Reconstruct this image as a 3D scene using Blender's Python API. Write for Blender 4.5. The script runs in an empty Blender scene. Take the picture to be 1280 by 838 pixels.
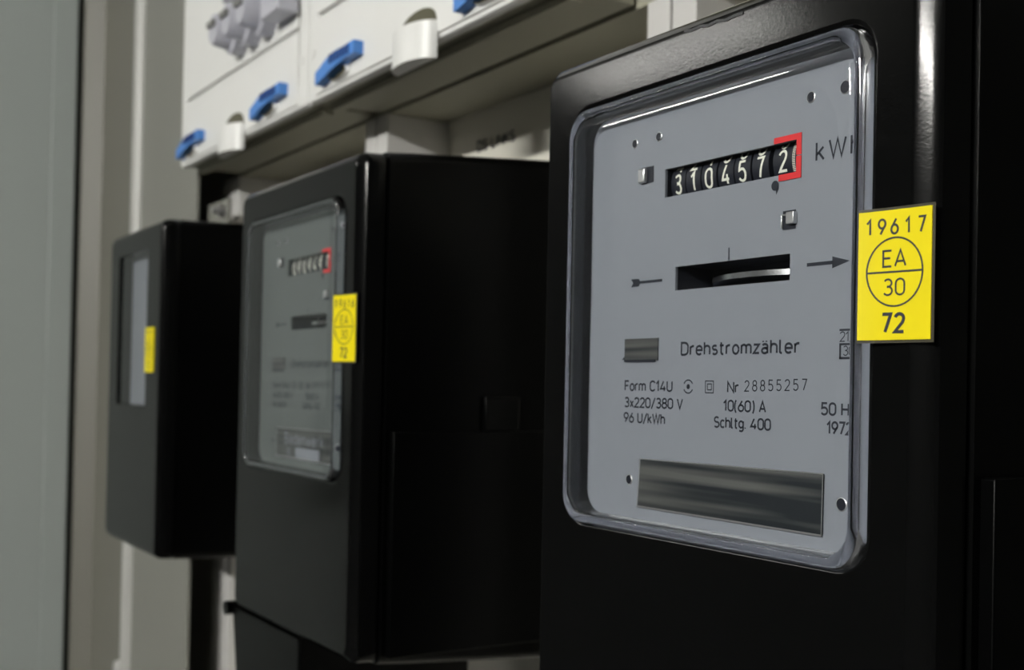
import bpy, math, random
from mathutils import Matrix, Vector

random.seed(7)
scene = bpy.context.scene
col = scene.collection
H = 1.5                                   # height of the lens above the floor

# ---------------------------------------------------------------- camera
cam_data = bpy.data.cameras.new('camera')
cam = bpy.data.objects.new('camera', cam_data)
col.objects.link(cam)
scene.camera = cam
right = Vector((.536988, .843355, .019914))
down = Vector((.000582, .023236, -.999730))
fwd = Vector((-.843589, .536855, .011987))
cam.matrix_world = Matrix(((right.x, -down.x, -fwd.x, 0), (right.y, -down.y, -fwd.y, 0),
                           (right.z, -down.z, -fwd.z, H), (0, 0, 0, 1)))
cam_data.sensor_width = 36
cam_data.lens = 1450 * 36 / 1280
cam_data.shift_y = 48 / 1280
cam_data.clip_start = .01
cam_data.dof.use_dof = True
cam_data.dof.focus_distance = .385
cam_data.dof.aperture_fstop = 15

# ---------------------------------------------------------------- world, exposure
world = bpy.data.worlds.new('world')
scene.world = world
world.use_nodes = True
world.node_tree.nodes['Background'].inputs[0].default_value = (.55, .62, .7, 1)
world.node_tree.nodes['Background'].inputs[1].default_value = .02
scene.view_settings.view_transform = 'Standard'
scene.view_settings.look = 'None'
scene.view_settings.gamma = 1
scene.view_settings.use_curve_mapping = False
scene.view_settings.exposure = .05
TUBE_POWER = 680.0
TUBE_COLOUR = (1.0, .985, .93)

# ---------------------------------------------------------------- materials
def mat(name, colour, rough=.5, metal=0, bump=0, scale=60, vary=0, coat=0, spec=.5):
    m = bpy.data.materials.new(name)
    m.use_nodes = True
    nt = m.node_tree
    b = nt.nodes['Principled BSDF']
    b.inputs['Base Color'].default_value = (*colour, 1)
    b.inputs['Roughness'].default_value = rough
    b.inputs['Metallic'].default_value = metal
    b.inputs['Coat Weight'].default_value = coat
    b.inputs['Coat Roughness'].default_value = .08
    b.inputs['Specular IOR Level'].default_value = spec
    tc = nt.nodes.new('ShaderNodeTexCoord')
    no = nt.nodes.new('ShaderNodeTexNoise')
    no.inputs['Scale'].default_value = scale
    no.inputs['Detail'].default_value = 6
    nt.links.new(tc.outputs['Object'], no.inputs['Vector'])
    if vary:
        mr = nt.nodes.new('ShaderNodeMapRange')
        mr.inputs['To Min'].default_value = 1 - vary
        mr.inputs['To Max'].default_value = 1 + vary
        nt.links.new(no.outputs['Fac'], mr.inputs['Value'])
        mx = nt.nodes.new('ShaderNodeMix')
        mx.data_type = 'RGBA'
        mx.blend_type = 'MULTIPLY'
        mx.inputs[0].default_value = 1
        mx.inputs[6].default_value = (*colour, 1)
        nt.links.new(mr.outputs[0], mx.inputs[7])
        nt.links.new(mx.outputs[2], b.inputs['Base Color'])
    if bump:
        bp = nt.nodes.new('ShaderNodeBump')
        bp.inputs['Strength'].default_value = bump
        bp.inputs['Distance'].default_value = .0006
        nt.links.new(no.outputs['Fac'], bp.inputs['Height'])
        nt.links.new(bp.outputs[0], b.inputs['Normal'])
    return m

def streaks(name, lo, hi, metal=.5, seed=0.):
    m = bpy.data.materials.new(name)
    m.use_nodes = True
    nt = m.node_tree
    b = nt.nodes['Principled BSDF']
    tc = nt.nodes.new('ShaderNodeTexCoord')
    mp = nt.nodes.new('ShaderNodeMapping')
    mp.inputs['Scale'].default_value = (9, 1, 260)
    mp.inputs['Location'].default_value = (seed, 0, seed)
    no = nt.nodes.new('ShaderNodeTexNoise')
    no.inputs['Scale'].default_value = 1.0
    no.inputs['Detail'].default_value = 1
    cr = nt.nodes.new('ShaderNodeValToRGB')
    cr.color_ramp.elements[0].position = .40
    cr.color_ramp.elements[0].color = (*lo, 1)
    cr.color_ramp.elements[1].position = .68
    cr.color_ramp.elements[1].color = (*hi, 1)
    nt.links.new(tc.outputs['Object'], mp.inputs[0])
    nt.links.new(mp.outputs[0], no.inputs['Vector'])
    nt.links.new(no.outputs['Fac'], cr.inputs[0])
    nt.links.new(cr.outputs[0], b.inputs['Base Color'])
    b.inputs['Metallic'].default_value = metal
    b.inputs['Roughness'].default_value = .45
    return m

def pane_material():
    m = bpy.data.materials.new('clear_pane')
    m.use_nodes = True
    nt = m.node_tree
    nt.nodes.clear()
    out = nt.nodes.new('ShaderNodeOutputMaterial')
    lw = nt.nodes.new('ShaderNodeLayerWeight')
    lw.inputs[0].default_value = .5
    pw = nt.nodes.new('ShaderNodeMath')
    pw.operation = 'POWER'
    pw.inputs[1].default_value = 5
    fr = nt.nodes.new('ShaderNodeMath')
    fr.operation = 'MULTIPLY_ADD'
    fr.inputs[1].default_value = .92
    fr.inputs[2].default_value = .045
    nt.links.new(lw.outputs['Facing'], pw.inputs[0])
    nt.links.new(pw.outputs[0], fr.inputs[0])
    tr = nt.nodes.new('ShaderNodeBsdfTransparent')
    tr.inputs[0].default_value = (.95, .965, .97, 1)
    gl = nt.nodes.new('ShaderNodeBsdfGlossy')
    gl.inputs['Roughness'].default_value = .03
    mx = nt.nodes.new('ShaderNodeMixShader')
    nt.links.new(fr.outputs[0], mx.inputs[0])
    nt.links.new(tr.outputs[0], mx.inputs[1])
    nt.links.new(gl.outputs[0], mx.inputs[2])
    nt.links.new(mx.outputs[0], out.inputs[0])
    return m

def glass_material():
    m = bpy.data.materials.new('glass_rim')
    m.use_nodes = True
    b = m.node_tree.nodes['Principled BSDF']
    b.inputs['Transmission Weight'].default_value = 1
    b.inputs['Base Color'].default_value = (.93, .95, 1, 1)
    b.inputs['Roughness'].default_value = .04
    b.inputs['IOR'].default_value = 1.49
    return m

M = {
    'black': mat('black_bakelite', (.0028, .0029, .0029), .13, bump=.03, scale=900, vary=.3, spec=.15),
    'black_satin': mat('black_satin', (.0010, .0011, .0011), .3, bump=.05, scale=700, spec=.1),
    'inner': mat('recess_grey', (.07, .075, .085), .4),
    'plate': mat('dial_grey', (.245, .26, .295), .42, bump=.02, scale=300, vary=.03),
    'plate_dark': mat('dial_grey_dark', (.108, .122, .120), .5, bump=.02, scale=300, vary=.05),  # darker and greener than the other dials
    'ink': mat('print_ink', (.012, .015, .025), .6),
    'drum': mat('drum_black', (.012, .014, .022), .45),
    'white': mat('digit_white', (.85, .85, .74), .5),
    'red': mat('bezel_red', (.72, .03, .035), .5),
    'alu': mat('aluminium', (.8, .81, .83), .25, 1),
    'steel': mat('bright_steel', (.62, .62, .63), .3, .8),
    'yellow': mat('sticker_yellow', (.80, .67, .002), .5, spec=.25, vary=.04, scale=80),
    'clearfilm': mat('sticker_edge_film', (.05, .045, .03), .35),
    'box': mat('white_enclosure', (.80, .80, .785), .38, vary=.015, scale=20),
    'box_grey': mat('grey_fuse_plastic', (.50, .50, .56), .35),
    'box_dark': mat('grey_fuse_shade', (.20, .20, .19), .4),
    'under': mat('enclosure_tray', (.33, .32, .25), .6),
    'hollow_shade': mat('painted_hollow_shade', (.10, .095, .06), .7),  # shade inside hollows put into the colour
    'blue': mat('latch_blue', (.07, .24, .66), .4),
    'blue_dark': mat('latch_dark_blue', (.01, .04, .17), .5),
    'channel': mat('cabinet_grey_channel', (.17, .165, .14), .5),
    'frame': mat('cabinet_grey', (.215, .215, .19), .42, bump=.05, scale=250, vary=.03),
    'bead': mat('bead_highlight', (.48, .48, .46), .35),  # lighter than the stile: edge highlight put into the colour
    'frame_light': mat('cabinet_post_light', (.62, .61, .60), .35),
    'cabback': mat('cabinet_back', (.72, .70, .62), .6, vary=.04, scale=12),
    'door': mat('door_grey', (.40, .44, .425), .5, bump=.04, scale=300),
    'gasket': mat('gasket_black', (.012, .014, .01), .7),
    'roomwall': mat('painted_wall', (.05, .05, .05), .8),
    'ceil': mat('painted_ceiling', (.6, .6, .58), .8),
    'floor': mat('floor_grey', (.05, .05, .05), .7),
    'fixture': mat('fixture_white', (.7, .7, .7), .5),
    'name': streaks('brushed_nameplate', (.03, .036, .042), (.17, .172, .165)),
    'name2': streaks('dark_nameplate', (.05, .055, .055), (.12, .125, .12), .2, 3.3),
    'chip': mat('chipped_edge', (.06, .06, .065), .4, bump=1, scale=1500),
    'pane': pane_material(),
    'glass': glass_material(),
}
em = bpy.data.materials.new('tube_light')
em.use_nodes = True
em.node_tree.nodes['Principled BSDF'].inputs['Base Color'].default_value = (.8, .8, .8, 1)
em.node_tree.nodes['Principled BSDF'].inputs['Emission Color'].default_value = (*TUBE_COLOUR, 1)
em.node_tree.nodes['Principled BSDF'].inputs['Emission Strength'].default_value = TUBE_POWER
M['tube'] = em
em = em.copy()
em.name = 'tube_light_weak'
em.node_tree.nodes['Principled BSDF'].inputs['Emission Strength'].default_value = TUBE_POWER * .10
M['tube_weak'] = em

# ---------------------------------------------------------------- mesh helpers
class MB:
    def __init__(self):
        self.v, self.f, self.m = [], [], []
    def add(self, vs, fs, mi=0):
        o = len(self.v)
        self.v += [tuple(p) for p in vs]
        for q in fs:
            self.f.append(tuple(i + o for i in q))
            self.m.append(mi)
    def box(self, x0, x1, y0, y1, z0, z1, mi=0):
        self.add([(x0, y0, z0), (x1, y0, z0), (x1, y1, z0), (x0, y1, z0),
                  (x0, y0, z1), (x1, y0, z1), (x1, y1, z1), (x0, y1, z1)],
                 [(0, 3, 2, 1), (4, 5, 6, 7), (0, 1, 5, 4), (1, 2, 6, 5), (2, 3, 7, 6), (3, 0, 4, 7)], mi)
    def loft(self, rings, mi=None, cap0=False, cap1=False, closed=False):
        n = len(rings[0]); o = len(self.v)
        for r in rings: self.v += [tuple(p) for p in r]
        k = len(rings)
        for a in range(k if closed else k - 1):
            b = (a + 1) % k
            for i in range(n):
                j = (i + 1) % n
                self.f.append((o + a * n + i, o + a * n + j, o + b * n + j, o + b * n + i))
                self.m.append(mi[a] if mi else 0)
        if cap0: self.f.append(tuple(o + i for i in range(n))); self.m.append(mi[0] if mi else 0)
        if cap1: self.f.append(tuple(o + (k - 1) * n + i for i in range(n))[::-1]); self.m.append(mi[-1] if mi else 0)
    def cyl(self, c, axis, r, h, n=24, r2=None, mi=0):
        r2 = r if r2 is None else r2
        a, b = [], []
        for i in range(n):
            t = 2 * math.pi * i / n
            p, q = math.cos(t), math.sin(t)
            def w(rr, d):
                return {'x': (c[0] + d, c[1] + rr * p, c[2] + rr * q), 'y': (c[0] + rr * p, c[1] + d, c[2] + rr * q),
                        'z': (c[0] + rr * p, c[1] + rr * q, c[2] + d)}[axis]
            a.append(w(r, 0)); b.append(w(r2, h))
        self.loft([a, b], [mi], True, True)
    def build(self, name, mats, parent=None, smooth=0, bevel=0, loc=None):
        me = bpy.data.meshes.new(name)
        me.from_pydata(self.v, [], self.f)
        if not isinstance(mats, (list, tuple)): mats = [mats]
        for q in mats: me.materials.append(q)
        for p, k in zip(me.polygons, self.m): p.material_index = k
        me.update()
        import bmesh
        bm = bmesh.new(); bm.from_mesh(me)
        bmesh.ops.recalc_face_normals(bm, faces=bm.faces)
        bm.to_mesh(me); bm.free()
        if smooth:
            me.polygons.foreach_set('use_smooth', [True] * len(me.polygons))
            me.set_sharp_from_angle(angle=math.radians(smooth))
        o = bpy.data.objects.new(name, me)
        col.objects.link(o)
        if parent: o.parent = parent
        if loc: o.location = loc
        if bevel:
            bv = o.modifiers.new('bevel', 'BEVEL')
            bv.width = bevel; bv.segments = 3; bv.limit_method = 'ANGLE'
            bv.harden_normals = False
        return o

def rr(x0, x1, z0, z1, r, y, seg=7):
    pts = []
    for cx, cz, a in ((x1 - r, z1 - r, 0), (x0 + r, z1 - r, 90), (x0 + r, z0 + r, 180), (x1 - r, z0 + r, 270)):
        for i in range(seg + 1):
            t = math.radians(a + 90 * i / seg)
            pts.append((cx + r * math.cos(t), y, cz + r * math.sin(t)))
    return pts

def empty(name, loc, label=None, cat=None, group=None):
    o = bpy.data.objects.new(name, None)
    col.objects.link(o)
    o.empty_display_size = .02
    o.location = loc
    if label: o['label'] = label
    if cat: o['category'] = cat
    if group: o['group'] = group
    return o

def box(name, m, parent, x0, x1, y0, y1, z0, z1, bevel=0, kind=None):
    b = MB(); b.box(x0, x1, y0, y1, z0, z1)
    o = b.build(name, m, parent, bevel=bevel, smooth=40 if bevel else 0)
    if kind: o['kind'] = kind
    return o

# ---------------------------------------------------------------- engraved single-line lettering
def arc(cx, cy, rx, ry, a0, a1, n=10):
    return [(cx + rx * math.cos(math.radians(a0 + (a1 - a0) * i / n)),
             cy + ry * math.sin(math.radians(a0 + (a1 - a0) * i / n))) for i in range(n + 1)]
G = {}
G['0'] = (.5, [arc(.25, .72, .25, .28, 0, 180) + arc(.25, .28, .25, .28, 180, 360) + [(.5, .72)]])
G['1'] = (.3, [[(0, .74), (.22, 1), (.22, 0)]])
G['2'] = (.5, [arc(.25, .74, .24, .26, 165, -20) + [(.42, .52), (0, 0), (.5, 0)]])
G['3'] = (.5, [arc(.24, .76, .22, .24, 150, -90) + arc(.24, .27, .25, .27, 90, -150)])
G['4'] = (.52, [[(.3, 1), (0, .24), (.52, .24)], [(.38, .5), (.38, 0)]])
G['5'] = (.5, [[(.46, 1), (.06, 1), (.04, .56)] + arc(.23, .31, .26, .31, 120, -150)])
G['6'] = (.5, [[(.36, 1)] + arc(.25, .3, .25, .3, 165, -195, 18), ])
G['7'] = (.48, [[(0, 1), (.48, 1), (.16, 0)]])
G['8'] = (.5, [arc(.25, .76, .21, .24, -90, 270, 16), arc(.25, .27, .25, .27, 90, 450, 16)])
G['9'] = (.5, [[(.14, 0)] + arc(.25, .7, .25, .3, -15, 345, 18)])
G['D'] = (.52, [[(0, 0), (0, 1), (.22, 1)] + arc(.22, .7, .3, .3, 90, 0, 6) + arc(.22, .3, .3, .3, 0, -90, 6) + [(0, 0)]])
G['F'] = (.42, [[(0, 0), (0, 1), (.42, 1)], [(0, .52), (.36, .52)]])
G['C'] = (.5, [arc(.27, .72, .25, .28, 20, 180) + arc(.27, .28, .25, .28, 180, 340)])
G['U'] = (.5, [[(0, 1)] + arc(.25, .26, .25, .26, 180, 360) + [(.5, 1)]])
G['V'] = (.54, [[(0, 1), (.27, 0), (.54, 1)]])
G['W'] = (.8, [[(0, 1), (.2, 0), (.4, 1), (.6, 0), (.8, 1)]])
G['A'] = (.56, [[(0, 0), (.28, 1), (.56, 0)], [(.1, .3), (.46, .3)]])
G['E'] = (.44, [[(.44, 1), (0, 1), (0, 0), (.44, 0)], [(0, .52), (.38, .52)]])
G['N'] = (.52, [[(0, 0), (0, 1), (.52, 0), (.52, 1)]])
G['H'] = (.52, [[(0, 0), (0, 1)], [(.52, 0), (.52, 1)], [(0, .5), (.52, .5)]])
G['S'] = (.5, [arc(.25, .75, .22, .25, 35, 250, 10) + arc(.25, .26, .25, .26, 70, -145, 10)])
G['B'] = (.5, [[(0, 0), (0, 1), (.24, 1)] + arc(.24, .76, .22, .24, 90, -90, 8) + [(0, .52)], [(.24, .52)] + arc(.24, .26, .26, .26, 90, -90, 8) + [(0, 0)]])
G['L'] = (.42, [[(0, 1), (0, 0), (.42, 0)]])
G['I'] = (.06, [[(.03, 0), (.03, 1)]])
G['K'] = (.5, [[(0, 0), (0, 1)], [(.48, 1), (0, .42)], [(.16, .6), (.5, 0)]])
G['r'] = (.27, [[(0, 0), (0, .7)], [(0, .48)] + arc(.2, .46, .2, .24, 170, 70, 5)])
G['e'] = (.42, [[(.02, .36), (.42, .36), (.42, .44)] + arc(.21, .44, .21, .26, 0, 180, 8) + arc(.21, .26, .21, .26, 180, 320, 8)])
G['h'] = (.4, [[(0, 0), (0, 1)], [(0, .48)] + arc(.2, .49, .2, .21, 170, 0, 7) + [(.4, 0)]])
G['s'] = (.36, [arc(.18, .53, .16, .17, 35, 250, 8) + arc(.18, .19, .18, .19, 70, -145, 8)])
G['t'] = (.28, [[(.1, .95), (.1, .18)] + arc(.22, .14, .12, .14, 180, 290, 5), [(0, .7), (.28, .7)]])
G['o'] = (.42, [arc(.21, .35, .21, .35, 0, 360, 16)])
G['m'] = (.66, [[(0, 0), (0, .7)], [(0, .5)] + arc(.165, .52, .165, .18, 170, 0, 6) + [(.33, 0)], [(.33, .5)] + arc(.495, .52, .165, .18, 170, 0, 6) + [(.66, 0)]])
G['z'] = (.36, [[(0, .68), (.36, .68), (0, .03), (.37, .03)]])
G['a'] = (.4, [arc(.2, .53, .18, .17, 150, 0, 7) + [(.38, 0)], arc(.19, .2, .19, .2, 20, 340, 14), [(.38, .4), (.2, .41)]])
G['ä'] = (.4, G['a'][1] + [[(.08, .86), (.08, .96)], [(.3, .86), (.3, .96)]])
G['l'] = (.16, [[(0, 1), (0, .12)] + arc(.12, .12, .12, .12, 180, 280, 4)])
G['k'] = (.38, [[(0, 0), (0, 1)], [(.35, .7), (0, .3)], [(.12, .43), (.38, 0)]])
G['x'] = (.36, [[(0, .68), (.36, 0)], [(.36, .68), (0, 0)]])
G['c'] = (.38, [arc(.21, .44, .2, .26, 40, 180, 7) + arc(.21, .26, .2, .26, 180, 320, 7)])
G['g'] = (.42, [arc(.21, .38, .21, .32, 0, 360, 14), [(.42, .7), (.42, -.08)] + arc(.21, -.08, .21, .2, 0, -140, 7)])
G['d'] = (.42, [arc(.21, .35, .21, .35, 0, 360, 14), [(.42, 1), (.42, 0)]])
G['n'] = (.4, [[(0, 0), (0, .7)], [(0, .48)] + arc(.2, .49, .2, .21, 170, 0, 7) + [(.4, 0)]])
G['w'] = (.6, [[(0, .7), (.15, 0), (.3, .7), (.45, 0), (.6, .7)]])
G['/'] = (.4, [[(0, -.12), (.4, 1.05)]])
G['('] = (.2, [arc(.2, .45, .2, .65, 110, 250, 8)])
G[')'] = (.2, [arc(0, .45, .2, .65, 70, -70, 8)])
G['.'] = (.08, [[(.04, 0), (.04, .1)]])
G[' '] = (.2, [])

def ribbon(mb, pts, w, fn, mi=0, fine=0):
    P = [Vector(p) for p in pts]
    P = [p for i, p in enumerate(P) if i == 0 or (p - P[i - 1]).length > 1e-7]
    if fine:
        Q = [P[0]]
        for p, q_ in zip(P, P[1:]):
            k = max(1, math.ceil((q_ - p).length / fine))
            Q += [p + (q_ - p) * (i + 1) / k for i in range(k)]
        P = Q
    n = len(P)
    if n < 2: return
    L = []
    for i in range(n):
        d1 = (P[i] - P[i - 1]).normalized() if i else (P[1] - P[0]).normalized()
        d2 = (P[i + 1] - P[i]).normalized() if i < n - 1 else d1
        t = d1 + d2
        t = t.normalized() if t.length > .3 else d1
        nn = Vector((-t.y, t.x))
        c = max(.45, nn.dot(Vector((-d1.y, d1.x))))
        L.append((P[i] + nn * (w / 2 / c), P[i] - nn * (w / 2 / c)))
    vs = []
    for a, b in L: vs += [fn(a.x, a.y), fn(b.x, b.y)]
    mb.add(vs, [(2 * i, 2 * i + 1, 2 * i + 3, 2 * i + 2) for i in range(n - 1)], mi)

def text(mb, s, x0, x1, z, h, y, wt=.13, gap=.16, slope=0, fn=None):
    """letters of cap height h standing on z, spread from x0 to x1"""
    adv = sum(G[c][0] for c in s) + gap * (len(s) - 1)
    sx = (x1 - x0) / adv if x1 is not None else h
    fn = fn or (lambda a, b: (a, y, b))
    x = x0
    for c in s:
        wd, st = G[c]
        for line in st:
            ribbon(mb, [(x + p[0] * sx, z + slope * (x - x0) + p[1] * h) for p in line], wt * h, fn)
        x += (wd + gap) * sx

def spaced(mb, s, xs, z, h, y, cw, wt=.13, slope=0, fn=None, fine=0):
    for c, x in zip(s, xs):
        wd, st = G[c]
        sx = cw
        fnn = fn or (lambda a, b: (a, y, b))
        for line in st:
            ribbon(mb, [(x + (p[0] - wd / 2) * sx, z + slope * (x - xs[0]) + p[1] * h) for p in line], wt * h, fnn, 0, fine)

# ---------------------------------------------------------------- room shell
def structure(name, m, x0, x1, y0, y1, z0, z1):
    o = box(name, m, None, x0, x1, y0, y1, z0, z1)
    o['kind'] = 'structure'
    return o
structure('floor', M['floor'], -3.2, 2.8, -4.2, .62, -.1, 0)
structure('ceiling', M['ceil'], -3.2, 2.8, -4.2, .62, 2.7, 2.8)
structure('wall_back', M['roomwall'], -3.2, 2.8, .52, .62, 0, 2.7)
structure('wall_front', M['roomwall'], -3.2, 2.8, -4.3, -4.2, 0, 2.7)
structure('wall_left', M['roomwall'], -3.3, -3.2, -4.3, .62, 0, 2.7)
structure('wall_right', M['roomwall'], 2.8, 2.9, -4.3, .62, 0, 2.7)

# two fluorescent fixtures hanging under the ceiling behind the camera: the light of the scene
def ceiling_lamp(x, y, label, tube, hl):
    fx = empty('ceiling_lamp', (x, y, 2.7), label, 'lamp', 'fluorescent ceiling lamps')
    b = MB(); b.box(-hl - .04, hl + .04, -.05, .05, -.06, 0); b.box(-hl - .02, -hl, -.012, .012, -.225, -.06); b.box(hl, hl + .02, -.012, .012, -.225, -.06)
    b.build('lamp_housing', M['fixture'], fx)
    b = MB(); b.cyl((-hl, 0, H + 1.0 - 2.7), 'x', .016, 2 * hl, 16)
    b.build('lamp_tube', tube, fx, smooth=40)
ceiling_lamp(.25, -2.55, 'long white fluorescent ceiling lamp on the right, one bare tube', M['tube'], .6)
ceiling_lamp(-2.62, -1.65, 'long white fluorescent ceiling lamp on the left, beyond the cabinet door', M['tube_weak'], .42)

# ---------------------------------------------------------------- cabinet
cab = empty('meter_cabinet', (-1.0, .49, H - 1.2), 'grey sheet metal meter cabinet holding the three black meters', 'cabinet')
CO = Vector(cab.location)
def cbox(name, m, x0, x1, y0, y1, z0, z1, bevel=0, parent=cab):
    return box(name, m, parent, x0 - CO.x, x1 - CO.x, y0 - CO.y, y1 - CO.y, z0 + H - CO.z, z1 + H - CO.z, bevel)
cbox('back_panel', M['cabback'], -2.3, -.20, .49, .52, -1.2, .95)
cbox('added_dark_panel', M['gasket'], -.199, .35, .44, .52, -1.2, .95)  # unseen panel, added to keep the nearest meter's side reflection black
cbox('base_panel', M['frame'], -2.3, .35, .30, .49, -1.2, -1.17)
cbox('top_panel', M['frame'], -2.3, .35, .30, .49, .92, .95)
cbox('unseen_side_panel', M['gasket'], .33, .35, .10, .49, -1.17, .92)  # out of view, blackened so it does not brighten the meter's reflections
# left stile: folded sheet with a rounded bead down its left edge, channel left of it
st = MB()
prof = [(-1.49, .392), (-1.2545, .386), (-1.2545, .402)]
def cpt(x, y, z): return (x - CO.x, y - CO.y, z + H - CO.z)
def extrude(profile, z0, z1, name, m, smooth=35, close=True):
    q = MB()
    q.loft([[cpt(x, y, z0) for x, y in profile], [cpt(x, y, z1) for x, y in profile]], None, close, close)
    return q.build(name, m, cab, smooth=smooth)
extrude([(-1.487, .386), (-1.2545, .386), (-1.2545, .3885), (-1.487, .3885)], -1.17, .92, 'stile', M['frame'])
bead = [(-1.497 + .013 * math.cos(math.radians(t)), .389 + .013 * math.sin(math.radians(t))) for t in range(0, 360, 20)]
extrude(bead, -1.17, .92, 'stile_bead', M['bead'], 60)
extrude([(-1.753, .368), (-1.742, .368), (-1.725, .392), (-1.66, .398), (-1.50, .400), (-1.50, .44), (-1.753, .44)], -1.17, .92, 'channel_panel', M['channel'])
b = MB(); b.cyl(cpt(-1.585, .402, -.385), 'y', .012, -.010, 16, r2=.010); b.build('channel_stud', M['frame_light'], cab, smooth=40)
for xa, xb in ((-1.306, -1.246), (-.921, -.879), (-.535, -.492)):
    xm = (xa + xb) / 2
    cbox('mounting_post', M['frame_light'], xa, xm - .0012, .43, .49, -1.17, .2285, .001)
    cbox('mounting_post', M['frame_light'], xm + .0012, xb, .43, .49, -1.17, .2285, .001)
    cbox('post_seam', M['gasket'], xm - .0012, xm + .0012, .437, .49, -1.17, .2285)
cbox('shelf_panel', M['under'], -1.2545, -.20, .432, .49, .2285, .236)
cbox('upper_panel', M['cabback'], -.530, -.20, .432, .44, .236, .92)
# small bracket with a screw between the left stile and the first post
cbox('post_bracket', M['frame_light'], -1.262, -1.232, .405, .429, .13, .178, .002)
b = MB(); b.cyl(cpt(-1.197, .398, .180), 'y', .0070, -.008, 16, r2=.006); b.cyl(cpt(-1.197, .390, .180), 'y', .0035, -.006, 12)
b.build('bracket_screw', M['steel'], cab, smooth=40)
cbox('bracket_plate', M['frame'], -1.253, -1.188, .398, .402, .1505, .193, .001)
# label print on the back panel
b = MB(); text(b, 'DS LINKS', -.829, -.772, .1955, .0078, .4893, wt=.2)
o = b.build('lettering', M['ink'], cab); o.location = (-CO.x, -CO.y, H - CO.z); o['label'] = 'dark lettering on the back panel above the middle meter'

# cabinet door, opened at a right angle on the left
door = cbox('door', M['door'], -1.772, -1.75, -.26, .326, -1.2, .9)
door['label'] = 'pale grey-green door standing open at the left edge'
cbox('door_flange', M['door'], -1.772, -1.7495, .3265, .36, -1.2, .9, .002)
cbox('door_gasket', M['gasket'], -1.80, -1.754, .361, .43, -1.2, .9)
for o_ in [cbox('handle', M['gasket'], -1.75, -1.73, -.22, -.19, -.2, -.04, .004)]:
    o_.parent = door

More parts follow.
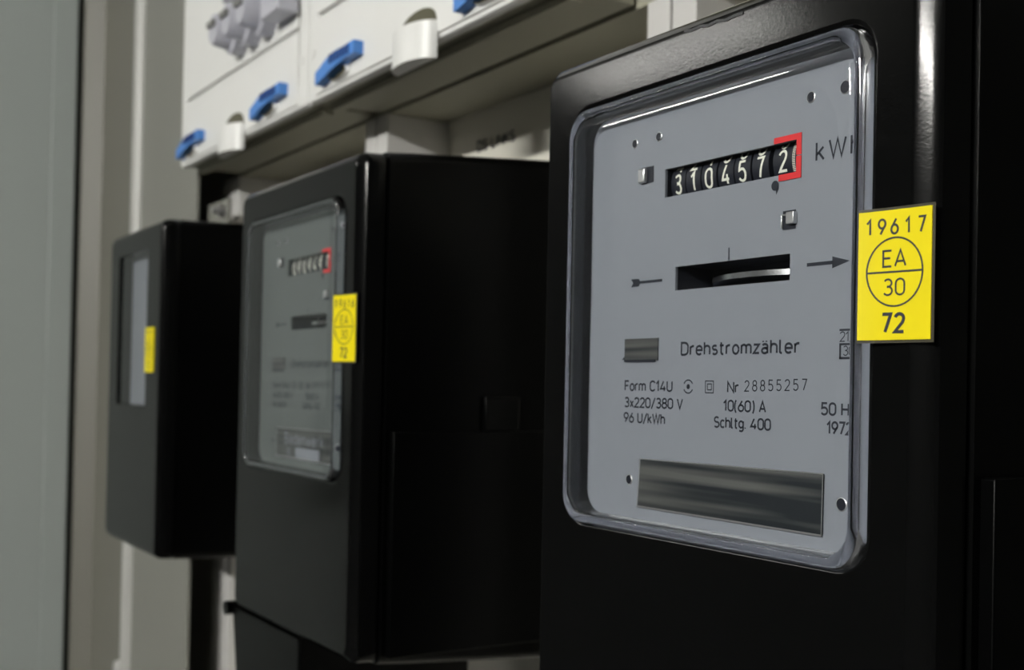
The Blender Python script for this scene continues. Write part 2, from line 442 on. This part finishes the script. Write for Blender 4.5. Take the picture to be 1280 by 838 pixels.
# ---------------------------------------------------------------- white distribution enclosures above
ZB = .2285
def enclosure(x0, label, with_fuses, sh):
    w = .3535
    t = empty('distribution_box', (x0 + w / 2, .49, H + ZB), label, 'fuse box', 'white distribution boxes above the meters')
    o = Vector((x0 + w / 2, .49, ZB))
    def B(name, m, xa, xb, ya, yb, za, zb, bevel=0, parent=t):
        return box(name, m, parent, xa - o.x, xb - o.x, ya - o.y, yb - o.y, za - o.z, zb - o.z, bevel)
    L, Rr = x0 + .0008, x0 + w - .0008
    B('tray', M['under'], L + .004, Rr - .004, .3722, .4295, ZB + .002, ZB + .62)
    B('rear_tray', M['under'], L + .010, Rr - .010, .4295, .43, ZB + .010, ZB + .61)
    # front cover: bezel with a shallow recessed panel
    c = MB()
    def ring(ins, y, r, zi=None):
        return [(p[0] - o.x, p[1] - o.y, p[2] - o.z) for p in rr(L + ins, Rr - ins, ZB + (zi if zi is not None else ins), ZB + .62 - ins, r, y)]
    c.loft([ring(.002, .3725, .004), ring(0, .3715, .004), ring(0, .368, .004), ring(.0015, .3655, .004), ring(.0165, .365, .004), ring(.0175, .3665, .004)], None, False, True)
    c.build('front_cover', M['box'], t, smooth=35)
    B('lower_cover', M['box'], L + .0185, Rr - .0185, .3635, .3665, ZB + .0043, ZB + .066, .0006)
    B('door_strip', M['box'], L + .0205, Rr - .0205, .3625, .3665, ZB + .069, ZB + .60, .001)
    B('bottom_lip', M['under'], L + .006, Rr - .006, .383, .392, ZB - .0035, ZB + .002, .0006)
    # half-round finger grip, open at the top
    cx = x0 + w / 2 + .002 + max(0, sh)
    g = MB()
    n = 14
    outer, inner = [], []
    R0 = .028
    for i in range(n + 1):
        a = math.pi * i / n
        outer.append((cx - o.x + R0 * math.cos(a), .3635 - o.y - .013 * math.sin(a)))
        inner.append((cx - o.x + (R0 - .003) * math.cos(a), .3635 - o.y - .0105 * math.sin(a)))
    za, zb = ZB - .0125 - o.z, ZB + .0125 - o.z
    vs = [(p[0], p[1], za) for p in outer] + [(p[0], p[1], zb) for p in outer] + [(p[0], p[1], zb) for p in inner] + [(p[0], p[1], za + .004) for p in inner]
    m = n + 1; fs = []
    for i in range(n):
        for k in range(3): fs.append((k * m + i, k * m + i + 1, (k + 1) * m + i + 1, (k + 1) * m + i))
    fs.append(tuple(range(m))); fs.append(tuple(3 * m + i for i in range(m))[::-1])
    g.add(vs, fs)
    gr = g.build('finger_grip', M['box'], t, smooth=40)
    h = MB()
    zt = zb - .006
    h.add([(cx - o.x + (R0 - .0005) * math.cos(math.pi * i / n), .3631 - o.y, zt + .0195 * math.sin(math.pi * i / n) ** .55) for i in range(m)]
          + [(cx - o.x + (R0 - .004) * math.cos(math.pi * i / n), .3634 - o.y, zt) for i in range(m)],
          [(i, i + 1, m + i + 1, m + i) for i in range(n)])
    h.build('painted_hollow_shade', M['hollow_shade'], gr, smooth=40)  # flat dark patch paints the shade of a scoop above the grip
    # blue latches with a dark grip and a white eyelet
    for lx, in ((x0 + .056 + sh,), (x0 + w - .076 + max(0, sh),)):
        q = MB()
        top, bot = [], []
        n2 = 16
        for i in range(n2 + 1):
            s = i / n2
            x = lx - .036 + .072 * s
            zc = .2395 + .0085 * (1 / (1 + math.exp(-9 * (s - .22)))) + .002 * s
            hh = .0049 + .0014 * math.sin(math.pi * min(1, s * 1.4))
            top.append((x - o.x, zc + hh - o.z)); bot.append((x - o.x, zc - hh - o.z))
        yf, yb = .3555 - o.y, .3635 - o.y
        q.loft([[(x, yb, z) for x, z in top + bot[::-1]], [(x, yf + .001, z) for x, z in top + bot[::-1]],
                [(x * 1, yf, z) for x, z in top + bot[::-1]]], None, True, True)
        lt = q.build('latch', M['blue'], t, smooth=30)
        lt['label'] = 'blue plastic latch'
        rb = MB()
        for k in range(7):
            xk = lx - .008 + k * .0055
            rb.box(xk - o.x, xk + .0022 - o.x, .3545 - o.y, .3558 - o.y, .2465 - o.z, .2535 - o.z)
        rb.build('latch_ribs', M['blue_dark'], lt)
        e = MB()
        e.loft([[(lx - .004 + .019 * math.cos(a) - o.x, .3635 - o.y, .2395 + .0058 * math.sin(a) - o.z) for a in [2 * math.pi * i / 20 for i in range(20)]],
                [(lx - .004 + .016 * math.cos(a) - o.x, .3600 - o.y, .2395 + .0045 * math.sin(a) - o.z) for a in [2 * math.pi * i / 20 for i in range(20)]],
                [(lx - .004 + .013 * math.cos(a) - o.x, .3632 - o.y, .2388 + .0030 * math.sin(a) - o.z) for a in [2 * math.pi * i / 20 for i in range(20)]]],
               [0, 1, 1], False, True)
        e.build('latch_eyelet', [M['box'], M['hollow_shade']], lt, smooth=40)
    for sx in (Rr - .012, L + .010):
        s = MB(); s.cyl((sx - o.x, .3652 - o.y, ZB + .040 - o.z), 'y', .004, -.0012, 16)
        s.build('cover_plug', M['box'], t, smooth=40)
    if with_fuses:
        # row of screw fuse caps and the switch block at its right end
        for i, fxp in enumerate((-1.048, -1.012, -.975)):
            q = MB()
            cz = .330
            prof = [(.0175, .3625), (.0175, .350), (.0145, .348), (.0130, .336), (.0115, .333)]
            rings = []
            for r, y in prof:
                rings.append([(fxp + r * math.cos(a) - o.x, y - o.y, cz - .006 + r * 1.15 * math.sin(a) - o.z) for a in [2 * math.pi * k / 28 for k in range(28)]])
            q.loft(rings, None, False, True)
            fc = q.build('fuse_cap', M['box_grey'], t, smooth=35)
            fc['label'] = 'grey screw fuse cap'
            k2 = MB(); k2.box(fxp - .009 - o.x, fxp + .009 - o.x, .330 - o.y, .336 - o.y, cz - .004 - o.z, cz + .001 - o.z)
            k2.build('cap_grip', M['box_dark'], fc)
            q = MB()
            q.box(fxp - .011 - o.x, fxp + .011 - o.x, .345 - o.y, .3625 - o.y, .353 - o.z, .40 - o.z)
            q.box(fxp - .004 - o.x, fxp + .004 - o.x, .332 - o.y, .346 - o.y, .357 - o.z, .38 - o.z)
            o2 = q.build('breaker', M['box_grey'], t, bevel=.001)
        B('switch_block', M['box_grey'], -.952, -.912, .343, .3625, .3085, .42, .002)
        B('breaker_gap', M['box_dark'], -1.075, -.968, .3612, .3626, .352, .41)
    return t
enclosure(-1.249, 'white fuse box at the far left with grey screw caps', True, -.004)
enclosure(-.8955, 'white fuse box above the middle meter with plain cover', False, .018)

# ---------------------------------------------------------------- electricity meters
FY, PY, WY = .287, .295, .43
NX = -.3243        # the nearest meter's centre line: every print position is measured on it
def meter(cx, dz, label, number, sticker_no, group, name_kind, sticker_dx):
    t = empty('electricity_meter', (cx, WY, H + dz), label, 'electricity meter', group)
    X = lambda x: x - NX
    Y = lambda y: y - WY
    x0, x1, z0, z1 = X(-.4276), X(-.2205), -.1615, .1410
    wx0, wx1, wz0, wz1 = X(-.4056), X(-.2450), -.0565, .1178
    R = lambda ins, y, r, fx_=0, fz=0: rr(x0 + ins - fx_, x1 - ins + fx_, z0 + ins - fz, z1 - ins + fz, r, Y(y))
    Wn = lambda ins, y, r: rr(wx0 + ins, wx1 - ins, wz0 + ins, wz1 - ins, r, Y(y))
    # front cover: narrow chamfer round the face, opening with rounded corners
    fr = MB()
    def Rf(ix, iz, y, r): return rr(x0 + ix * .45, x1 - ix, z0 + iz, z1 - iz, r, Y(y))
    rings = [Rf(.0012, .0012, .3030, .008), Rf(0, 0, .3022, .008), Rf(.0003, .0004, .2930, .008), Rf(.0008, .0010, .2907, .0078), Rf(.0018, .0018, .2896, .0075), Rf(.0082, .0048, .28712, .0055), Rf(.0090, .0058, .2870, .005), Rf(.0096, .0064, .2870, .005), Wn(-.0022, .2870, .0130),
             Wn(-.0012, .2870, .0125), Wn(-.0004, .2874, .012), Wn(0, .2884, .012), Wn(.0002, .3000, .012)]
    fr.loft(rings)
    fr.build('front_cover', M['black'], t, smooth=28)
    # rear body, flaring towards the wall
    bd = MB()
    bd.loft([rr(x0 + .0015, x1 - .0015, z0 + .0015, z1 - .0015, .008, Y(.3030)),
             rr(x0 + .0015, x1 - .0015, z0 + .0015, z1 - .0015, .008, Y(.3042)),
             rr(x0 - .0008, x1 + .0012, z0 - .0008, z1 + .0008, .007, Y(.3046)),
             rr(x0 - .0010, x1 + .0014, z0 - .0022, z1 + .0022, .007, Y(.320)),
             rr(x0 - .0020, x1 + .0022, z0 - .0100, z1 + .0105, .007, Y(.4299))], None, False, True)
    bd.build('rear_body', M['black_satin'], t, smooth=30)
    box('side_ledge', M['black_satin'], t, x1, x1 + .0062, Y(.308), Y(.4299), z0 + .004, -.0245 , .0006)
    box('side_lug', M['black_satin'], t, x1 + .001, x1 + .0058, Y(.371), Y(.396), -.0245, -.0030, .001)
    box('mounting_plate', M['black_satin'], t, -.075, .075, -.0001, .0599, -.11, .10)
    # terminal cover under the face
    tc = MB()
    def T(y, i): return [(X(-.4430) + i, Y(y), -.1640), (X(-.3130) - i, Y(y), -.1640), (X(-.3130) - i, Y(y), -.300), (X(-.4130) + i, Y(y), -.300)]
    tc.loft([T(.4299, 0), T(.4299, 0), T(.293, 0), T(.291, .002)] if False else [T(.328, 0), T(.294, 0), T(.292, .0015)], None, True, True)
    tc.build('terminal_cover', M['black_satin'], t)
    box('terminal_block', M['black_satin'], t, X(-.415), X(-.330), Y(.326), Y(.4299), -.25, z0 - .002)
    k = MB(); k.cyl((X(-.4470), Y(.300), -.1655), 'y', .0052, -.012, 16)
    k.build('cover_screw', M['black_satin'], t, smooth=40)
    # ---- dial plate with two openings
    px0, px1, pz0, pz1 = wx0 + .0004, wx1 - .0004, wz0 + .0004, wz1 - .0004
    xs = sorted([px0, X(-.3538), X(-.2838), X(-.3466), X(-.2863), px1])
    zs = sorted([pz0, .0389, .0481, .0760, .0872, pz1])
    def hole(xm, zm):
        return (X(-.3538) < xm < X(-.2838) and .0760 < zm < .0872) or (X(-.3466) < xm < X(-.2863) and .0389 < zm < .0481)
    pm = MB()
    for i in range(5):
        for j in range(5):
            a, b_, c_, d_ = xs[i], xs[i + 1], zs[j], zs[j + 1]
            if b_ - a < 1e-6 or hole((a + b_) / 2, (c_ + d_) / 2): continue
            pm.add([(a, Y(PY), c_), (b_, Y(PY), c_), (b_, Y(PY), d_), (a, Y(PY), d_)], [(0, 1, 2, 3)])
    # edges of the openings and rim give the plate its thickness
    for a, b_, c_, d_ in ((X(-.3538), X(-.2838), .0760, .0872), (X(-.3466), X(-.2863), .0389, .0481)):
        for p, q in (((a, c_), (a, d_)), ((b_, c_), (b_, d_)), ((a, c_), (b_, c_)), ((a, d_), (b_, d_))):
            pm.add([(p[0], Y(PY), p[1]), (q[0], Y(PY), q[1]), (q[0], Y(PY + .0012), q[1]), (p[0], Y(PY + .0012), p[1])], [(0, 1, 2, 3)])
    pl = pm.build('dial_plate', M['plate_dark'] if name_kind else M['plate'], t)
    yp = Y(PY) - .00012
    # black chambers behind the openings
    ch = MB()
    for a, b_, c_, d_, dep in ((X(-.3540), X(-.2836), .0757, .0875, .016), (X(-.3469), X(-.2860), .0386, .0484, .02)):
        y0, y1 = Y(PY + .0011), Y(PY + dep)
        ch.add([(a, y0, c_), (b_, y0, c_), (b_, y0, d_), (a, y0, d_), (a, y1, c_), (b_, y1, c_), (b_, y1, d_), (a, y1, d_)],
               [(4, 5, 6, 7), (0, 1, 5, 4), (1, 2, 6, 5), (2, 3, 7, 6), (3, 0, 4, 7)])
    ch.build('counter_chamber', M['drum'], pl)
    # drums
    dxs = [-.3486, -.3398, -.3309, -.3217, -.3129, -.3037, -.2922]
    Rd = .0115; zc = .0816; yc = Y(PY + .0022 + Rd)
    for k, (x, dgt) in enumerate(zip(dxs, number)):
        last = k == 6
        wdt = .0041 if not last else .0052
        xa, xb = X(x) - wdt, X(x) + wdt
        if last: xb = X(-.2846)
        q = MB(); q.cyl((xa, yc, zc), 'x', Rd, xb - xa, 96)
        dr = q.build('digit_drum', M['drum'], t, smooth=40)
        def wrap(a, b2):
            ang = (b2 - zc) / Rd
            return (a, yc - (Rd + .0001) * math.cos(ang), zc + Rd * math.sin(ang))
        q = MB()
        xx = X(x) - (.0005 if last else 0)
        dro = .0008 + (.0006 if last else 0)
        spaced(q, dgt, [xx], .0765 + dro, .0071, 0, .0068, .135, fn=wrap, fine=.0006)
        nxt = {'3': '4', '1': '2', '0': '1', '4': '5', '5': '6', '7': '8', '2': '3', '9': '0'}[dgt]
        spaced(q, nxt, [xx], .0848 + dro, .0071, 0, .0068, .135, fn=wrap, fine=.0006)
        q.build('digit', M['white'], dr)
        if last:
            q = MB()
            for s in range(-9, 10):
                zt = zc + s * .00062
                q.add([wrap(X(-.2882), zt - .00014), wrap(X(-.2868), zt - .00014), wrap(X(-.2868), zt + .00014), wrap(X(-.2882), zt + .00014)], [(0, 1, 2, 3)])
            q.build('drum_scale', M['white'], dr)
    # red frame round the last drum
    q = MB()
    yr = yp - .0001
    q.box(X(-.2945), X(-.2816), yr - .0002, yr + .0001, .0872, .0893)
    q.box(X(-.2838), X(-.2816), yr - .0002, yr + .0001, .0818, .0872)
    q.box(X(-.2838), X(-.2816), yr - .0002, yr + .0001, .0738, .0814)
    q.box(X(-.2920), X(-.2838), yr - .0002, yr + .0001, .0738, .0760)
    q.build('red_frame', M['red'], pl)['label'] = 'red frame round the last counter digit'
    # comma
    q = MB()
    n = 16
    q.add([(X(-.2939) + .0018 * math.cos(2 * math.pi * i / n), yp, .0726 + .0018 * math.sin(2 * math.pi * i / n)) for i in range(n)], [tuple(range(n))])
    q.add([(X(-.2921), yp, .0724), (X(-.2921), yp, .0712), (X(-.2933), yp, .0692), (X(-.2934), yp, .0712)], [(0, 1, 2, 3)])
    q.build('decimal_comma', M['ink'], pl)
    # rotor disc
    q = MB(); q.cyl((X(-.3105), Y(PY + .0025 + .046), .0418), 'z', .046, .0020, 72)
    rd = q.build('rotor_disc', M['alu'], t, smooth=40)
    # print
    q = MB()
    text(q, 'Drehstromzähler', X(-.3421), X(-.2812), .0138, .0046, yp, wt=.185, gap=.2)
    q.build('lettering', M['ink'], pl)
    q = MB()
    text(q, 'Form C14U', X(-.3767), X(-.3473), -.0003, .0038, yp, .19)
    q.build('lettering', M['ink'], pl); q = MB()
    text(q, '3x220/380 V', X(-.3767), X(-.3410), -.0070, .0037, yp, .19)
    q.build('lettering', M['ink'], pl); q = MB()
    text(q, '96 U/kWh', X(-.3770), X(-.3514), -.0132, .0037, yp, .19)
    q.build('lettering', M['ink'], pl)
    q = MB()
    text(q, 'Nr', X(-.3160), X(-.3104), -.0002, .0037, yp, .19)
    text(q, '28855257', X(-.3072), X(-.2776), .0003, .0037, yp, .12, gap=.42, slope=.025)
    q.build('lettering', M['ink'], pl); q = MB()
    text(q, '10(60) A', X(-.3180), X(-.2967), -.0070, .0037, yp, .19)
    q.build('lettering', M['ink'], pl); q = MB()
    text(q, 'Schltg. 400', X(-.3229), X(-.2942), -.0132, .0037, yp, .19)
    q.build('lettering', M['ink'], pl)
    q = MB()
    text(q, '50 Hz', X(-.2708), X(-.2566), -.0070, .0038, yp, .19)
    q.build('lettering', M['ink'], pl); q = MB()
    text(q, '1972', X(-.2682), X(-.2578), -.0132, .0038, yp, .19)
    q.build('lettering', M['ink'], pl); q = MB()
    text(q, 'kWh', X(-.2749), X(-.2564), .0785, .0060, yp, .14, gap=.28)
    q.build('lettering', M['ink'], pl)
    # approval box: bar, 212, framed 30
    q = MB()
    def rect(a, b_, c_, d_, mb=q): mb.add([(X(a), yp, c_), (X(b_), yp, c_), (X(b_), yp, d_), (X(a), yp, d_)], [(0, 1, 2, 3)])
    rect(-.2636, -.2550, .0206, .0213); rect(-.2636, -.2550, .0159, .0166); rect(-.2636, -.2550, .0113, .0121)
    rect(-.2636, -.2628, .0113, .0166); rect(-.2556, -.2550, .0113, .0166)
    text(q, '212', X(-.2633), X(-.2572), .0172, .0031, yp, .12, gap=.12)
    text(q, '30', X(-.2619), X(-.2575), .0126, .0030, yp, .12, gap=.12)
    q.build('approval_mark', M['ink'], pl)
    # eye mark and double square
    q = MB()
    fn = lambda a, b_: (a, yp, b_)
    ribbon(q, arc(X(-.3378), .0016, .0027, .0025, 25, 155, 12), .0005, fn)
    ribbon(q, arc(X(-.3378), .0016, .0027, .0025, 205, 335, 12), .0005, fn)
    q.add([(X(-.3378) + .0010 * math.cos(2 * math.pi * i / 14), yp, .0016 + .0010 * math.sin(2 * math.pi * i / 14)) for i in range(14)], [tuple(range(14))])
    for s in (.0022, .0011):
        a = X(-.3259); z_ = .0016
        ribbon(q, [(a - s, z_ - s), (a + s, z_ - s), (a + s, z_ + s), (a - s, z_ + s), (a - s, z_ - s)], .0004, fn)
    q.build('approval_symbols', M['ink'], pl)
    # arrows and tick
    q = MB()
    rect(-.3682, -.3543, .0429, .0440, q)
    q.add([(X(-.3740), yp, .0418), (X(-.3690), yp, .0419), (X(-.3678), yp, .0434), (X(-.3690), yp, .0450), (X(-.3740), yp, .0451), (X(-.3727), yp, .0434)], [(0, 1, 2, 5), (5, 2, 3, 4)])
    q.build('arrow_mark', M['ink'], pl); q = MB()
    rect(-.2784, -.2668, .0429, .0441, q)
    q.add([(X(-.2672), yp, .0415), (X(-.2597), yp, .0435), (X(-.2672), yp, .0455)], [(0, 1, 2)])
    q.build('arrow_mark', M['ink'], pl); q = MB()
    rect(-.3170, -.3163, .0483, .0529, q)
    q.build('tick_mark', M['ink'], pl)
    # screw holes
    for hx, hz, r in ((-.3732, .1006, .0016), (-.3580, .1009, .0016), (-.2778, .1006, .0017), (-.2628, .1009, .0020), (-.3730, -.0366, .0018), (-.2616, -.0361, .0020)):
        q = MB()
        rg = lambda r_, y: [(X(hx) + r_ * math.cos(2 * math.pi * i / 18), y, hz + r_ * math.sin(2 * math.pi * i / 18)) for i in range(18)]
        q.loft([rg(r + .0003, yp), rg(r, yp - .00015), rg(r - .0002, yp)], [0, 1], False, False)
        q.loft([rg(r - .0001, yp - .0001)], None, True) if False else q.add(rg(r, yp - .00002), [tuple(range(18))], 1)
        q.build('screw_hole', [M['steel'], M['drum']], pl)
    # bent metal tabs
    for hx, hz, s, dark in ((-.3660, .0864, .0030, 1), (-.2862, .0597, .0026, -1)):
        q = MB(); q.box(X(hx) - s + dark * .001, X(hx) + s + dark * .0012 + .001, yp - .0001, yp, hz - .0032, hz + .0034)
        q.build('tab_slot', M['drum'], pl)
        q = MB()
        if dark > 0:
            q.box(X(hx) - s * .9, X(hx) + s * .5, yp - .0020, yp, hz - .0030, hz + .0028)
        else:
            q.box(X(hx) - s * .2, X(hx) + s * 1.2, yp - .0020, yp, hz - .0016, hz + .0026)
            q.box(X(hx) - s * 1.5, X(hx) - s * 1.25, yp - .001, yp, hz - .0026, hz + .0022)
            q.box(X(hx) - s * 1.5, X(hx) - s * .2, yp - .001, yp, hz + .0016, hz + .0022)
        q.build('metal_tab', M['steel'], pl, bevel=.0006, smooth=50)
    # maker's plate and big nameplate
    q = MB(); q.box(X(-.3770), X(-.3558), yp - .0004, yp, .0118, .0207)
    lg = q.build('badge', M['name'], pl)
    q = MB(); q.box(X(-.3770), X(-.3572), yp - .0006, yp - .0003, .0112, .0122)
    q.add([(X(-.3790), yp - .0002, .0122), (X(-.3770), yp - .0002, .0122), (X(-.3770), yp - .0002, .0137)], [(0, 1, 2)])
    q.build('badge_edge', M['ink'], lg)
    nq = MB()
    vs = [(X(-.3650), yp, -.0278), (X(-.2692), yp, -.0268), (X(-.2695), yp, -.0470), (X(-.3664), yp, -.0466)]
    nq.loft([vs, [(a, b_ - .0007, c_) for a, b_, c_ in vs]], None, True, True)
    npl = nq.build('nameplate', M['name'] if name_kind == 0 else M['name2'], pl)
    q = MB()
    yq = yp - .0008
    for p, r_ in (((-.3652, -.0277), (-.2690, -.0267)), ((-.2690, -.0267), (-.2693, -.0472)), ((-.2693, -.0472), (-.3667, -.0468)), ((-.3667, -.0468), (-.3652, -.0277))):
        w_ = .0007 if p == (-.2693, -.0472) else .0004
        ribbon(q, [(X(p[0]), p[1]), (X(r_[0]), r_[1])], w_, lambda a, b_: (a, yq, b_))
    q.build('nameplate_edge', M['steel'], npl)
    if name_kind:
        q = MB(); text(q, 'Badenwerk', X(-.350), X(-.285), -.0375, .0070, yq - .0001, .16, gap=.2)
        q.build('lettering', M['plate'], npl); q = MB()
        text(q, 'N', X(-.345), X(-.341), -.0460, .0058, yq - .0001, .2)
        q.build('lettering', M['plate'], npl)
        q = MB(); q.box(X(-.330), X(-.290), yq - .0006, yq, -.0465, -.0395)
        pb = q.build('number_strip', M['plate'], npl)
    # ---- transparent cover standing proud of the face
    gl = MB()
    g = [Wn(.0003, .2945, .0118), Wn(.0004, .2870, .0118), Wn(.0007, .2852, .0115), Wn(.0014, .2840, .0112), Wn(.0026, .2834, .0105),
         Wn(.0038, .2834, .0100), Wn(.0046, .2840, .0098)]
    gi = [Wn(.0047, .2850, .0098), Wn(.0046, .2945, .0098)]
    gl.loft(g + gi, None, closed=True)
    gr = gl.build('window_rim', M['glass'], t, smooth=50)
    gr['label'] = 'clear rounded rim of the window'
    q = MB(); q.loft([Wn(.0047, .2850, .0098), Wn(.0052, .2838, .0096), Wn(.0065, .2833, .0092), Wn(.0085, .28305, .0085), Wn(.0110, .28292, .0075), Wn(.0150, .2829, .006), Wn(.0155, .2829, .006)], None, False, True)
    q.build('window_pane', M['pane'], t, smooth=60)
    # ---- yellow verification sticker bridging window rim and case
    sx0, sx1, sz0, sz1 = X(-.2456) + sticker_dx, X(-.2214) + sticker_dx, .0166, .0561
    s = MB(); ys = Y(.2826)
    yb = Y(.2862)
    s_on = max(sx0 + .001, wx1 + .0003)
    tilt = lambda a: ys + (yb - ys) * max(0, (a - s_on) / (sx1 - s_on)) ** .6
    def spt(a, b_, off=0): return (a, tilt(a) - off, b_)
    n = 10
    cols = [sx0 + (sx1 - sx0) * i / n for i in range(n + 1)]
    vs = [spt(a, sz0) for a in cols] + [spt(a, sz1) for a in cols] + [spt(a, sz1, -.0003) for a in cols] + [spt(a, sz0, -.0003) for a in cols]
    m = n + 1
    fs = []
    for k in range(4):
        for i in range(n):
            fs.append((k * m + i, k * m + i + 1, ((k + 1) % 4) * m + i + 1, ((k + 1) % 4) * m + i))
    fs += [(0, m, 2 * m, 3 * m), (n, m + n, 2 * m + n, 3 * m + n)]
    s.add(vs, fs)
    sk = s.build('verification_sticker', M['yellow'], t, smooth=40)
    sk['label'] = 'yellow sticker printed EA 30 72'
    s = MB()
    e_ = .0009
    cols2 = [sx0 - .0004 + (sx1 - sx0 + e_ + .0004) * i / n for i in range(n + 1)]
    s.add([spt(a, sz0 - e_, -.00035) for a in cols2] + [spt(a, sz1 + e_, -.00035) for a in cols2], [(i, i + 1, m + i + 1, m + i) for i in range(n)])
    s.build('sticker_film', M['clearfilm'], sk)
    s = MB()
    SW, SH = sx1 - sx0, sz1 - sz0
    fn = lambda a, b_: spt(a, b_, .0001)
    fx_ = lambda u: sx0 + SW * u
    fz = lambda v: sz1 - SH * v
    spaced(s, sticker_no, [fx_(u) for u in (.14, .315, .49, .675, .865)], fz(.180), .0045, 0, .0045, .15, slope=-.02, fn=fn)
    ribbon(s, arc(fx_(.50), fz(.478), .0093, .0104, 0, 360, 48), .00055, fn)
    ribbon(s, [(fx_(.50) - .0093 + .0186 * i / 8, fz(.478)) for i in range(9)], .0006, fn)
    text(s, 'EA', fx_(.50) - .0039, fx_(.50) + .0036, fz(.435), .0048, 0, .13, gap=.2, fn=fn)
    text(s, '30', fx_(.50) - .0036, fx_(.50) + .0033, fz(.655), .0048, 0, .12, gap=.2, fn=fn)
    text(s, '72', fx_(.50) - .0039, fx_(.50) + .0033, fz(.938), .0054, 0, .19, gap=.25, fn=fn)
    s.build('lettering', M['ink'], sk)
    return t

GRP = 'black electricity meters on the cabinet rail'
near = meter(NX, 0, 'nearest black electricity meter, counter reading 3104572, sharp in front', '3104572', '19617', GRP, 0, 0)
# chipped upper edge of the nearest meter
q = MB()
pts = [(-.3345, .1392), (-.330, .1385), (-.3255, .1388), (-.321, .1380), (-.3165, .1384), (-.312, .1376), (-.3075, .1380), (-.303, .1379)]
ribbon(q, [(a - NX, b - .0035) for a, b in pts], .0011, lambda a, b: (a, FY - WY - .0003, b))
q.build('edge_chip', M['chip'], near)
meter(-.7218, -.0033, 'middle black electricity meter, in front of the tall posts, sticker 19616', '0909497', '19616', GRP, 1, -.0024)

# ---- farthest meter: another model with a smaller, deeper window
def small_meter(cx):
    t = empty('electricity_meter', (cx, WY, H), 'farthest black electricity meter, narrow window and plain dial, beside the grey stile', 'electricity meter', GRP)
    Y = lambda y: y - WY
    x0, x1, z0, z1 = -1.2145 - cx, -1.0290 - cx, -.1590, .1440
    wx0, wx1, wz0, wz1 = -1.1790 - cx, -1.0770 - cx, -.0240, .1205
    fr = MB()
    def Rf(i, y, r): return rr(x0 + i * .5, x1 - i, z0 + i, z1 - i, r, Y(y))
    Wn = lambda i, y, r: rr(wx0 + i, wx1 - i, wz0 + i, wz1 - i, r, Y(y))
    fr.loft([Rf(.001, .3030, .007), Rf(0, .3020, .007), Rf(.0004, .2940, .007), Rf(.0014, .2905, .0066), Rf(.0035, .2880, .006), Rf(.0065, .2870, .005), Rf(.0070, .2870, .005), Wn(-.0016, .2870, .005),
             Wn(-.001, .2870, .005), Wn(0, .2880, .004), Wn(.0003, .3030, .004)])
    fr.build('front_cover', M['black'], t, smooth=28)
    bd = MB()
    bd.loft([rr(x0 + .0012, x1 - .0012, z0 + .0012, z1 - .0012, .007, Y(.3030)), rr(x0 + .0012, x1 - .0012, z0 + .0012, z1 - .0012, .007, Y(.3042)),
             rr(x0, x1, z0 - .0004, z1 + .0004, .007, Y(.3046)), rr(x0 - .001, x1 + .001, z0 - .004, z1 + .003, .007, Y(.4299))], None, False, True)
    bd.build('rear_body', M['black_satin'], t, smooth=30)
    box('mounting_plate', M['black_satin'], t, -.06, .06, -.0001, .0599, -.11, .10)
    q = MB(); q.box(wx0 + .0005, wx1 - .0005, Y(.3000), Y(.3010), wz0 + .0005, wz1 - .0005)
    pl = q.build('dial_plate', M['plate'], t)
    box('painted_glint_strip', M['box'], t, -1.0935 - cx, -1.0835 - cx, Y(.2990), Y(.2999), -.019, .112)  # white strip stands in for a lamp reflection on the window rim
    q = MB(); q.add(Wn(.0004, .2890, .004), [tuple(range(32))]); q.build('window_pane', M['pane'], t)
    s = MB(); sx0, sx1, sz0, sz1 = -1.0760 - cx, -1.0480 - cx, .0070, .0478
    s.box(sx0, sx1, Y(.2861), Y(.2868), sz0, sz1)
    sk = s.build('verification_sticker', M['yellow'], t); sk['label'] = 'yellow sticker printed EA 30 72'
    s = MB(); fn = lambda a, b_: (a, Y(.2860), b_)
    cxs, czs = (sx0 + sx1) / 2, (sz0 + sz1) / 2 + .001
    ribbon(s, arc(cxs, czs, .0103, .0104, 0, 360, 40), .00055, fn)
    ribbon(s, [(cxs - .0103, czs), (cxs + .0103, czs)], .0006, fn)
    text(s, 'EA', cxs - .0043, cxs + .0040, czs + .0018, .0048, 0, .13, gap=.2, fn=fn)
    text(s, '30', cxs - .0040, cxs + .0036, czs - .0066, .0048, 0, .12, gap=.2, fn=fn)
    text(s, '72', cxs - .0043, cxs + .0037, czs - .0180, .0054, 0, .19, gap=.25, fn=fn)
    spaced(s, '19615', [sx0 + .028 * u for u in (.14, .315, .49, .675, .865)], czs + .0132, .0042, 0, .0045, .15, fn=fn)
    s.build('lettering', M['ink'], sk)
small_meter(-1.1218)
